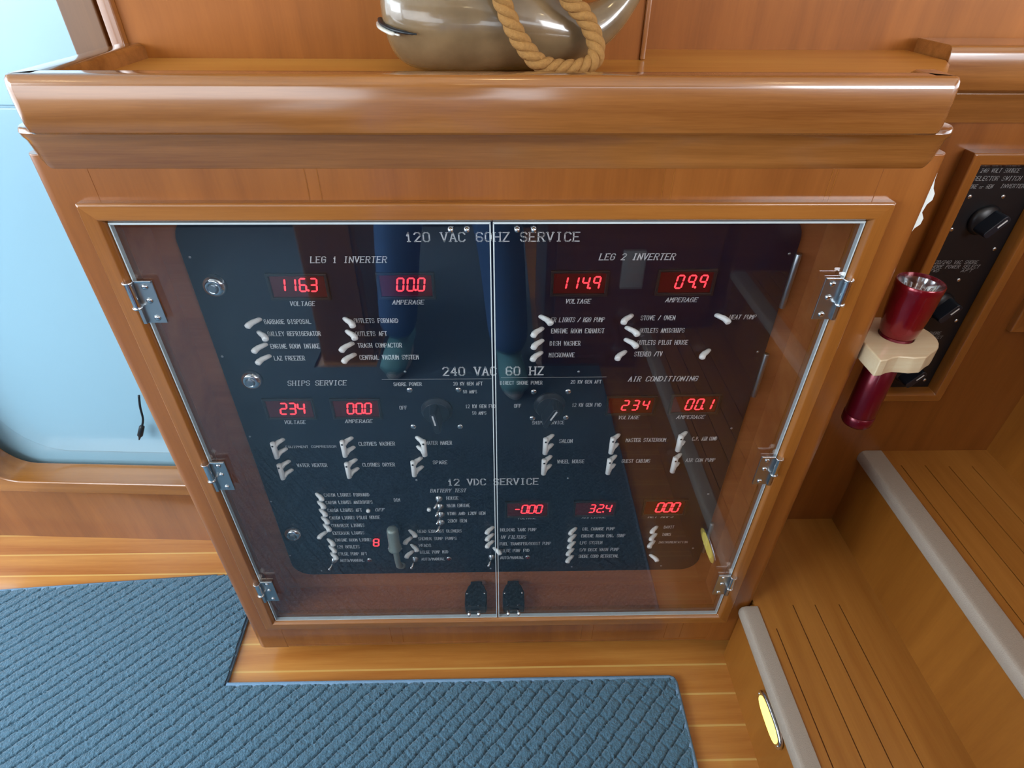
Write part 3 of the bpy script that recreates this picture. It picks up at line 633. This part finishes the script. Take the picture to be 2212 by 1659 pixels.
for r in [("240 VOLT SOURCE", .6736, .0569, .7512, .0057), ("SELECTOR SWITCH", .6677, .0713, .7403, .0058), ("SHORE or GEN", .663, .0399, .7293, .0052), ("INVERTER", .7126, .0353, .7299, .0052),
          ("120/240 VAC SHORE", .6664, .0732, .6137, .0054), ("SHORE POWER SELECT", .6640, .0823, .606, .0054), ("FWD", .6685, .0138, .5999, .0047), ("AFT", .7173, .0175, .5997, .0047),
          ("120/240 VAC SHORE", .6664, .0732, .486, .0054), ("SHORE POWER SELECT", .6640, .0823, .4778, .0055), ("FWD", .6685, .0138, .4695, .0047), ("AFT", .7168, .0142, .4695, .0056)]:
    r = (r[0], r[1]+.0035, r[2]*.95, r[3], r[4]); lettering(*r, 3, SY-.0003, sp, 'ink_dim')
for x, z in [(.6787, .7174), (.727, .7174), (.6752, .6686), (.7243, .5862), (.7233, .4546), (.7551, .6377), (.7551, .5125), (.755, .392)]: screw('panel_screw', x, SY, z, .0033, sp)
for i, (x, z) in enumerate([(.716, .683), (.714, .5411), (.714, .4132)]):
    bm = bmesh.new(); lathe(bm, [(.0225, 0), (.0225, .003), (.018, .008)], (x, SY, z), (0, -1, 0), 28); k_ = obj('rotary_switch', bm, 'black', sp, smooth=True)
    bm = bmesh.new(); a = math.radians(-38)
    prism(bm, rrect(-.0075, -.0185, .0075, .0185, .005, 5), -.030, -.006, 'y')
    for v in bm.verts:
        if v.co.y < -.02: v.co.x *= .75
        v.co = Vector((x+v.co.x*math.cos(a)-v.co.z*math.sin(a), SY+v.co.y, z+v.co.x*math.sin(a)+v.co.z*math.cos(a)))
    obj('grip', bm, 'knob', k_, bevel=.0012)
    bm = bmesh.new(); box(bm, (-.001, -.0306, .000), (.001, -.0298, .014))
    for v in bm.verts: v.co = Vector((x+v.co.x*math.cos(a)-v.co.z*math.sin(a), SY+v.co.y, z+v.co.x*math.sin(a)+v.co.z*math.cos(a)))
    obj('pointer_mark', bm, 'ink', k_)

# ================================================================ STAIRS
st = thing('staircase', (.6, -.2, ZF), 'wooden companionway steps with grey non-slip nosings, rising to the right', 'staircase')
YB, YF_ = .201, -.99
def grooved(name, x0, x1, y0, y1, z, th, gr, parent):
    """board whose top is cut by shallow grooves (xa, ya, yb)"""
    gw = .0022; gd = .0022
    bm = bmesh.new(); box(bm, (x0, y0, z-th), (x1, y1, z-gd))
    xs = sorted(g[0] for g in gr); last = x0
    for g in sorted(gr):
        box(bm, (last, y0, z-gd), (g[0]-gw/2, y1, z)); last = g[0]+gw/2
        if g[1] > y0: box(bm, (g[0]-gw/2, y0, z-gd), (g[0]+gw/2, g[1], z))
        if g[2] < y1: box(bm, (g[0]-gw/2, g[2], z-gd), (g[0]+gw/2, y1, z))
    box(bm, (last, y0, z-gd), (x1, y1, z))
    t_ = obj(name, bm, 'tread', parent)
    obj('groove_inlay', B(*[((g[0]-gw/2, max(g[1], y0), z-gd), (g[0]+gw/2, min(g[2], y1), z-gd+.0004)) for g in gr]), 'groove', t_)
    return t_
Z1, Z2, Z3 = .0193, .2173, .405
riser1 = obj('riser', B(((.458, YF_, ZF), (.476, -.002, Z1-.004))), 'riser', st)
obj('riser', B(((.7165, YF_, Z1), (.735, YB, Z2-.004))), 'riser', st)
obj('riser', B(((.955, YF_, Z2), (.975, YB, Z3-.004))), 'riser', st)
t1 = grooved('tread', .4700, .7165, YF_, -.002, Z1, .022, [(.5015, YF_-.1, -.048), (.550, YF_-.1, .05), (.5915, YF_-.1, .02), (.6370, YF_-.1, .05)], st)
t1b = obj('tread', B(((.4785, -.002, Z1-.022), (.7165, YB, Z1))), 'tread', st)
t2 = grooved('tread', .730, .955, YF_, YB, Z2, .022, [(.7645, YF_-.1, .162), (.8100, YF_-.1, .161), (.8540, YF_-.1, .158), (.8980, YF_-.1, .158)], st)
obj('tread', B(((.9555, YF_, Z3-.0035), (1.2, YB, Z3))), 'tread', st)
for (xo, zt, ya, wd, par) in ((.4500, Z1, -.004, .033, t1), (.7050, Z2, YB, .042, t2)):
    bm = bmesh.new()
    pts = [(xo+wd, zt+.0022), (xo+.010, zt+.0022), (xo+.004, zt-.0005), (xo+.0008, zt-.006), (xo, zt-.013), (xo+.001, zt-.021), (xo+.006, zt-.026), (xo+.016, zt-.026), (xo+.016, zt-.0221), (xo+.0195, zt-.0221), (xo+.0195, zt+.0001), (xo+wd, zt+.0001)]
    prism(bm, [(p[0], p[1]) for p in pts], YF_, ya, 'y'); obj('nosing', bm, 'nosing', par, bevel=.0015)
# courtesy light in the lowest riser
lt = thing('courtesy_light', (.452, -.180, -.032), 'oval yellow courtesy light in a chrome bezel on the lowest step riser', 'step light')
def oval(rx, rz, x0, x1, n=36, k=2.6):
    pts = []
    for i in range(n):
        a = 2*PI*i/n; c, s = math.cos(a), math.sin(a)
        pts.append((-.180+rx*math.copysign(abs(c)**(2/k), c), -.030+rz*math.copysign(abs(s)**(2/k), s)))
    bm = bmesh.new(); prism(bm, pts, x0, x1, 'x'); return bm
obj('bezel', oval(.046, .0200, .4575, .4500), 'chrome', lt, bevel=.003, seg=3)
obj('lens', oval(.0375, .0135, .4505, .4485), 'lamp', lt, bevel=.0008)
for sy in (-1, 1): screw('bezel_screw', .4500, -.180+sy*.0415, -.030, .0018, lt, ax=(-1, 0, 0))

# ================================================================ TORCH AND ITS BRACKET
br = thing('torch_bracket', (.466, .03, .585), 'pale carved wooden bracket on the right side of the cabinet holding the red torch', 'bracket')
CX, CY = .530, .028
out_ = [(.4778, -.031), (.4875, -.0295), (.4965, -.0245), (.506, -.0225), (.515, -.0235), (.525, -.0255), (.540, -.0240)]
out_ += [(CX+.050*math.cos(math.radians(a)), CY+.047*math.sin(math.radians(a))) for a in range(-62, 91, 12)]
out_ += [(.515, .075), (.503, .074), (.492, .078), (.4778, .082)]
def ray_out(a):
    d = Vector((math.cos(a), math.sin(a))); best = 0
    for p, q in zip(out_, out_[1:]+out_[:1]):
        e = (q[0]-p[0], q[1]-p[1]); det = d.x*-e[1]+e[0]*d.y
        if abs(det) < 1e-12: continue
        wx, wy = p[0]-CX, p[1]-CY; t = (wx*-e[1]+e[0]*wy)/det; s = (d.x*wy-d.y*wx)/det
        if -1e-6 <= s <= 1+1e-6 and t > best: best = t
    return (CX+d.x*best, CY+d.y*best)
angs = sorted([math.atan2(p[1]-CY, p[0]-CX) for p in out_]+[2*PI*i/40-PI for i in range(40)])
bm = bmesh.new(); R_ = []
for a in angs:
    o2_ = ray_out(a); i2 = (CX+.0208*math.cos(a), CY+.0208*math.sin(a))
    R_.append([bm.verts.new((*p, z)) for p, z in ((o2_, .568), (o2_, .5928), (i2, .5928), (i2, .568))])
for k in range(len(R_)):
    A, B2 = R_[k], R_[(k+1) % len(R_)]
    for m_ in range(4): bm.faces.new((A[m_], B2[m_], B2[(m_+1) % 4], A[(m_+1) % 4]))
bmesh.ops.remove_doubles(bm, verts=bm.verts, dist=1e-5)
obj('bracket_arm', bm, 'pale', br, bevel=.0025, seg=2)
fl_ = thing('torch', (CX, CY, .45), 'dark red metal torch standing head-up in the pale wooden bracket', 'torch')
bm = bmesh.new(); lathe(bm, [(.0272, .6705), (.0280, .669), (.0280, .662), (.0274, .660), (.0270, .645), (.0258, .625), (.0240, .609), (.0222, .5985), (.0203, .5952)], (CX, CY, 0), (0, 0, 1), 40, cap=False)
lathe(bm, [(.0262, .6705), (.0260, .660)], (CX, CY, 0), (0, 0, 1), 40, cap=False); lathe(bm, [(.0262, .6705), (.0272, .6705)], (CX, CY, 0), (0, 0, 1), 40, cap=False)
hd = obj('torch_head', bm, 'red', fl_, smooth=True)
bm = bmesh.new(); lathe(bm, [(.0261, .6655), (.023, .655), (.020, .645), (.012, .638), (.005, .636)], (CX, CY, 0), (0, 0, 1), 32, cap=False)
for a in range(0, 360, 15):
    c, s = math.cos(math.radians(a)), math.sin(math.radians(a)); tube(bm, [(CX+c*.0235, CY+s*.0235, .658), (CX+c*.017, CY+s*.017, .645)], .0012, 5)
obj('reflector', bm, 'chrome', hd, smooth=True)
bm = bmesh.new(); lathe(bm, [(.0260, .6670), (.0260, .6682)], (CX, CY, 0), (0, 0, 1), 32); obj('lens', bm, 'lens', hd)
bm = bmesh.new(); lathe(bm, [(.004, .637), (.0045, .646), (.002, .651)], (CX, CY, 0), (0, 0, 1), 14); obj('bulb', bm, 'lever', hd)
bm = bmesh.new(); lathe(bm, [(.0202, .600), (.0202, .462), (.0198, .4605)], (CX, CY, 0), (0, 0, 1), 36); obj('barrel', bm, 'red_dark', fl_, smooth=True)
bm = bmesh.new(); lathe(bm, [(.0198, .4605), (.0207, .460), (.0207, .446), (.0185, .4425), (.010, .4420)], (CX, CY, 0), (0, 0, 1), 36); obj('tail_cap', bm, 'red_dark', fl_, smooth=True)
# pale scalloped plate on the cabinet's side
bm = bmesh.new()
SHIFT = .0005
prism(bm, [(x_+SHIFT, z_) for x_, z_ in [(.474, .8135), (.4790, .8125), (.4800, .800), (.4825, .791), (.4865, .785), (.4870, .778), (.4830, .773), (.4815, .764), (.4860, .757), (.4855, .750), (.4805, .745), (.4775, .735), (.4750, .727), (.474, .727)]], .013, .0155, 'y')
cd = obj('scalloped_plate', bm, 'card', None, bevel=.0006); tag(cd, 'thin white scalloped plate on the right side of the cabinet above the torch', 'plate')

# ================================================================ CARPET
def carpet():
    st_ = .0020; x0, x1, y0, y1 = -1.22, .344, -.62, .20
    nx = int((x1-x0)/st_)+1; ny = int((y1-y0)/st_)+1
    X, Y = np.meshgrid(np.linspace(x0, x1, nx), np.linspace(y0, y1, ny))
    a = math.radians(46); u = X*math.cos(a)+Y*math.sin(a); v = -X*math.sin(a)+Y*math.cos(a)
    rng = np.random.RandomState(3); small = rng.rand(ny//3+2, nx//3+2); nz = np.kron(small, np.ones((3, 3)))[:ny, :nx]
    wob = .0008*np.sin(u*90+3*np.sin(v*23))+.0022*(nz-.5)
    pv = .0215; fv = np.abs(((v+wob)/pv) % 1-.5)*2
    row = np.floor((v+wob)/pv); off = (row*0.37) % 1; pu = .043; fu = np.abs((u/pu+off) % 1-.5)*2
    g1 = np.clip((fv-.84)/.11, 0, 1); g2 = np.clip((fu-.88)/.10, 0, 1)*np.clip((X+.55)/.6, .15, 1)
    Z = ZF+.0125-.0058*g1-.0026*g2+.0012*(nz-.5)+.0009*(rng.rand(ny, nx)-.5)
    # outline: notch round the cabinet, slanted back edge
    def inside(x, y):
        back = .195+(x+.637)*.069
        return (y < -.052) | ((x < -.526+.05*(-.06-y)) & (y < back))
    ins = inside(X, Y)
    idx = -np.ones(X.shape, int); idx[ins] = np.arange(ins.sum())
    verts = np.stack([X[ins], Y[ins], Z[ins]], 1)
    q = ins[:-1, :-1] & ins[1:, :-1] & ins[:-1, 1:] & ins[1:, 1:]
    F = np.stack([idx[:-1, :-1][q], idx[:-1, 1:][q], idx[1:, 1:][q], idx[1:, :-1][q]], 1)
    me = bpy.data.meshes.new('pile'); me.from_pydata(verts.tolist(), [], F.tolist()); me.materials.append(M['carpet'])
    o = bpy.data.objects.new('pile', me); C.objects.link(o); me.polygons.foreach_set('use_smooth', [True]*len(me.polygons)); return o
m = mat('carpet_pile', (74, 108, 128), .95, bump=(300, .004, .55)); M['carpet'] = m
b_ = m.node_tree.nodes['Principled BSDF']; b_.inputs['Sheen Weight'].default_value = .35; b_.inputs['Specular IOR Level'].default_value = .1
M['binding'] = mat('carpet_binding', (104, 134, 160), .9, bump=(500, .001, .2))
cp = thing('carpet', (-.4, -.4, ZF), 'blue ribbed carpet cut to fit round the cabinet', 'carpet')
hang(carpet(), cp)
bm = bmesh.new(); prism(bm, [(-1.22, -.62), (.344, -.62), (.344, -.0505), (-.5255, -.0505), (-.535, .2015), (-.637, .1945), (-1.22, .1545)], ZF, ZF+.0065); obj('backing', bm, 'binding', cp)
bm = bmesh.new(); tube(bm, [(.344, -.62, ZF+.008), (.344, -.060, ZF+.008), (.341, -.0535, ZF+.008), (.334, -.051, ZF+.008), (-.524, -.051, ZF+.008)], .0048, 8); tube(bm, [(-.636, .1945, ZF+.008), (-1.22, .1545, ZF+.008)], .0045, 8)
obj('far_pile', B(((-2.34, -1.02, ZF), (.344, -.62, ZF+.011)), ((-2.34, -2.24, ZF), (-.62, -1.02, ZF+.011)), ((-.41, -2.24, ZF), (.13, -1.02, ZF+.011)), ((-2.34, -.62, ZF), (-1.22, .08, ZF+.011))), 'carpet', cp)
obj('bound_edge', bm, 'binding', cp, smooth=True)

# ================================================================ WHALE AND ROPE ON THE SHELF
wc = thing('whale_carving', (0, .085, .893), 'glossy carved driftwood whale figurine on the shelf above the cabinet', 'figurine')
m = mat('driftwood', (112, 92, 66), .24, coat=.8, bump=(26, .0012, .75)); M['drift'] = m
WY = .085
secs = [(-.1085, .955, .010, .012, 0), (-.1055, .950, .026, .030, 0), (-.098, .948, .036, .043, 0), (-.084, .9455, .043, .050, 0), (-.060, .9435, .048, .0535, 0), (-.030, .942, .050, .0525, 0), (.000, .941, .050, .050, 0), (.030, .939, .048, .0455, 0),
        (.055, .9355, .044, .0405, 0), (.078, .932, .037, .0345, -.15), (.098, .933, .029, .0275, -.55), (.115, .939, .022, .0215, -.85), (.130, .951, .017, .0165, -1.0), (.143, .967, .0135, .0130, -1.1), (.154, .985, .0115, .0100, -1.15), (.162, 1.003, .010, .008, -1.2)]
bm = bmesh.new(); rings = []
for x, z, ry, rz, tl in secs:
    d = Vector((math.cos(-tl), 0, math.sin(-tl))); n_ = Vector((-d.z, 0, d.x))
    rings.append([bm.verts.new(Vector((x, WY, z))+Vector((0, 1, 0))*ry*math.cos(2*PI*k/24)+n_*rz*math.sin(2*PI*k/24)) for k in range(24)])
for a, b in zip(rings, rings[1:]):
    for i in range(24): bm.faces.new((a[i], a[(i+1) % 24], b[(i+1) % 24], b[i]))
bm.faces.new(rings[0][::-1]); bm.faces.new(rings[-1])
for v in bm.verts: v.co.z = max(v.co.z, .8932)
bd = obj('whale_body', bm, 'drift', wc, smooth=True); sd = bd.modifiers.new('s', 'SUBSURF'); sd.levels = 1; sd.render_levels = 2
bm = bmesh.new()
for s in (-1, 1): tube(bm, smooth_path([(.160, WY, .998), (.172, WY+s*.015, 1.012), (.176, WY+s*.038, 1.022), (.166, WY+s*.056, 1.034)]), [(.012, .008)]*8+[(.014, .007)]*8+[(.008, .004)]*9, 10)
obj('tail_fluke', bm, 'drift', wc, smooth=True)
bm = bmesh.new(); tube(bm, smooth_path([(-.1105, WY-.004, .9405), (-.106, WY-.024, .9385), (-.094, WY-.040, .9350), (-.078, WY-.0475, .9325), (-.070, WY-.0493, .9318)]), [(.003, .0016)]*24+[(.0022, .0012)]*5+[(.001, .0008)]*4, 8); obj('mouth_slit', bm, 'rubber', wc, smooth=True)
M['driftlip'] = mat('pale_lip', (206, 206, 196), .2, coat=.8)
bm = bmesh.new(); tube(bm, smooth_path([(-.1115, WY-.004, .9370), (-.107, WY-.0245, .9350), (-.096, WY-.0395, .9320), (-.087, WY-.0450, .9305)]), [(.0040, .0020)]*20+[(.0015, .0010)]*5, 10); obj('lower_lip', bm, 'driftlip', wc, smooth=True)
bm = bmesh.new(); lathe(bm, [(.0035, 0), (.003, .002), (.001, .003)], (-.060, WY-.044, .972), (0, -1, .3), 12); obj('eye', bm, 'rubber', wc, smooth=True)
def twisted(path, R_, r_, tw, name, parent):
    P = smooth_path(path, 14); n = len(P)
    L_ = [0]
    for a, b in zip(P, P[1:]): L_.append(L_[-1]+(b-a).length)
    for k in range(3):
        pts = []
        for i, p in enumerate(P):
            d = (P[min(i+1, n-1)]-P[max(i-1, 0)]).normalized(); u = d.cross(Vector((0, 1, 0))).normalized(); w = u.cross(d)
            a = L_[i]*tw+2*PI*k/3; pts.append(p+(u*math.cos(a)+w*math.sin(a))*R_)
        bm = bmesh.new(); tube(bm, pts, r_, 8, up=(0, 1, 0)); obj(name, bm, 'rope', parent, smooth=True)
rp = thing('rope', (.06, .03, .893), 'tan twisted rope looped round the carved whale', 'rope')
RYs = .032
twisted([(.000, .045, 1.000), (.0060, .026, .978), (.0125, RYs-.006, .959), (.0235, .024, .937), (.0335, .024, .9235), (.047, .024, .910), (.062, .026, .9050), (.078, .026, .9040), (.0925, .028, .9055), (.1015, .030, .910), (.1045, .034, .920), (.0995, .038, .934), (.090, .038, .948), (.074, .036, .962), (.062, .040, .985), (.052, .055, 1.002)], .0042, .0047, 190, 'strand', rp)

# ================================================================ THE PHOTOGRAPHER, mirrored in the doors
ps = thing('person', (-.14, -1.02, ZF), 'person in blue jeans and grey top holding a phone, mirrored in the glass doors', 'person')
def skin(name, verts, edges, radii, m, parent, sub=1, root=0):
    me = bpy.data.meshes.new(name); me.from_pydata(verts, edges, []); me.materials.append(M[m])
    o = bpy.data.objects.new(name, me); C.objects.link(o)
    s = o.modifiers.new('skin', 'SKIN'); s.use_smooth_shade = True
    for i, r in enumerate(radii): me.skin_vertices[0].data[i].radius = r if isinstance(r, tuple) else (r, r)
    me.skin_vertices[0].data[root].use_root = True
    u = o.modifiers.new('sub', 'SUBSURF'); u.levels = u.render_levels = sub
    hang(o, parent); return o
hz = ZF+.90
bv = [(-.145, -1.07, hz), (-.145, -1.06, hz+.20), (-.145, -1.06, hz+.42), (-.145, -1.06, hz+.54), (-.145, -1.04, hz+.60), (-.145, -1.035, hz+.72),
      (-.325, -1.06, hz+.50), (-.37, -1.02, hz+.22), (-.14, -.76, hz+.20), (-.07, -.715, hz+.22),
      (.035, -1.06, hz+.50), (.08, -1.02, hz+.22), (.05, -.76, hz+.20), (.035, -.715, hz+.22)]
be = [(0, 1), (1, 2), (2, 3), (3, 4), (4, 5), (3, 6), (6, 7), (7, 8), (8, 9), (3, 10), (10, 11), (11, 12), (12, 13)]
skin('body', bv, be, [(.15, .10), (.14, .10), (.17, .11), (.12, .09), .052, (.075, .095), .055, .043, .03, .028, .055, .043, .03, .028], 'skin', ps, 2)
sv = bv[:4]+[bv[6], bv[7], (-.25, -.885, hz+.21), bv[10], bv[11], (.065, -.885, hz+.21)]
skin('shirt', sv, [(0, 1), (1, 2), (2, 3), (3, 4), (4, 5), (5, 6), (3, 7), (7, 8), (8, 9)], [(.165, .115), (.155, .115), (.185, .125), (.11, .09), .068, .056, .046, .068, .056, .046], 'shirt', ps, 2)
jv = [(-.145, -1.07, hz+.02), (-.225, -1.07, hz-.06), (-.295, -1.06, hz-.42), (-.335, -1.075, ZF+.09), (-.065, -1.06, hz-.06), (.010, -1.02, hz-.42), (.040, -.965, ZF+.09)]
skin('jeans', jv, [(0, 1), (1, 2), (2, 3), (0, 4), (4, 5), (5, 6)], [(.155, .115), (.098, .105), .076, .066, (.098, .105), .076, .066], 'denim', ps, 2)
bm = bmesh.new(); bmesh.ops.create_uvsphere(bm, u_segments=20, v_segments=14, radius=.1)
for v in bm.verts: v.co = Vector((-.145+v.co.x*.86, -1.055+v.co.y*1.02, hz+.745+v.co.z*1.05)); 
for v in bm.verts:
    if v.co.y > -1.02 and v.co.z < hz+.77: v.co.y = -1.02
obj('hair', bm, 'hair', ps, smooth=True)
for s in (-1, 1):
    bm = bmesh.new(); lathe(bm, [(.012, 0), (.011, .004), (.005, .007)], (-.145+s*.03, -.953, hz+.735), (0, 1, 0), 12); obj('eye', bm, 'white', ps, smooth=True)
bm = bmesh.new(); tube(bm, [(-.145, -.945, hz+.735), (-.145, -.932, hz+.710), (-.145, -.945, hz+.70)], [.008, .013, .010], 8); obj('nose', bm, 'skin', ps, smooth=True)
bm = bmesh.new(); tube(bm, [(-.170, -.950, hz+.672), (-.145, -.944, hz+.669), (-.120, -.950, hz+.672)], [.003, .006, .003], 8); obj('mouth', bm, 'red', ps, smooth=True)
for s, wx in ((-1, -.07), (1, .035)):      # hands with five fingers closed on the phone
    V = [(wx, -.718, hz+.22), (wx, -.690, hz+.235)]; Ed = [(0, 1)]; Rr = [.028, .030]
    for k in range(4):
        b_ = len(V); zz = hz+.262-.018*k; V += [(wx-s*.006, -.672, zz), (wx+s*.002, -.655, zz+.002), (wx-s*(.018+.004*(k % 2)), -.650, zz+.002)]
        Ed += [(1, b_), (b_, b_+1), (b_+1, b_+2)]; Rr += [.009, .0085, .007]
    b_ = len(V); V += [(wx-s*.020, -.690, hz+.26), (wx-s*.034, -.676, hz+.262)]; Ed += [(1, b_), (b_, b_+1)]; Rr += [.011, .009]
    skin('hand', V, Ed, Rr, 'skin', ps, 1)
for (fx, fy, rot) in ((-.335, -1.035, .10), (.045, -.925, -.12)):
    bm = bmesh.new()
    tube(bm, [(0, -.135, .052), (0, -.12, .060), (0, -.05, .062), (0, .02, .050), (0, .075, .040), (0, .095, .034)], [(.028, .028), (.037, .040), (.041, .046), (.045, .036), (.043, .026), (.022, .014)], 16)
    bmesh.ops.rotate(bm, verts=bm.verts, cent=(0, 0, 0), matrix=Matrix.Rotation(rot, 3, 'Z')); bmesh.ops.translate(bm, verts=bm.verts, vec=(fx, fy, ZF+.008))
    sh = obj('shoe', bm, 'shoe', ps, smooth=True)
    bm = bmesh.new(); prism(bm, [(.040*math.sin(2*PI*i/24)*(1.08 if math.cos(2*PI*i/24) > 0 else .95), -.02+.118*math.cos(2*PI*i/24)) for i in range(24)], .006, .030)
    bmesh.ops.rotate(bm, verts=bm.verts, cent=(0, 0, 0), matrix=Matrix.Rotation(rot, 3, 'Z')); bmesh.ops.translate(bm, verts=bm.verts, vec=(fx, fy, ZF+.008))
    obj('sole', bm, 'sole', sh, bevel=.004)
ph = thing('phone', (-.016, -.652, hz+.235), 'dark mobile phone held level in both hands of the photographer', 'phone')
bm = bmesh.new(); prism(bm, rrect(-.062, hz+.190, .092, hz+.264, .010), -.6500, -.6420, 'y'); obj('phone_case', bm, 'black', ph, bevel=.002)
bm = bmesh.new(); prism(bm, rrect(-.058, hz+.194, .088, hz+.260, .008), -.6505, -.6499, 'y'); obj('phone_screen', bm, 'knob', ph)
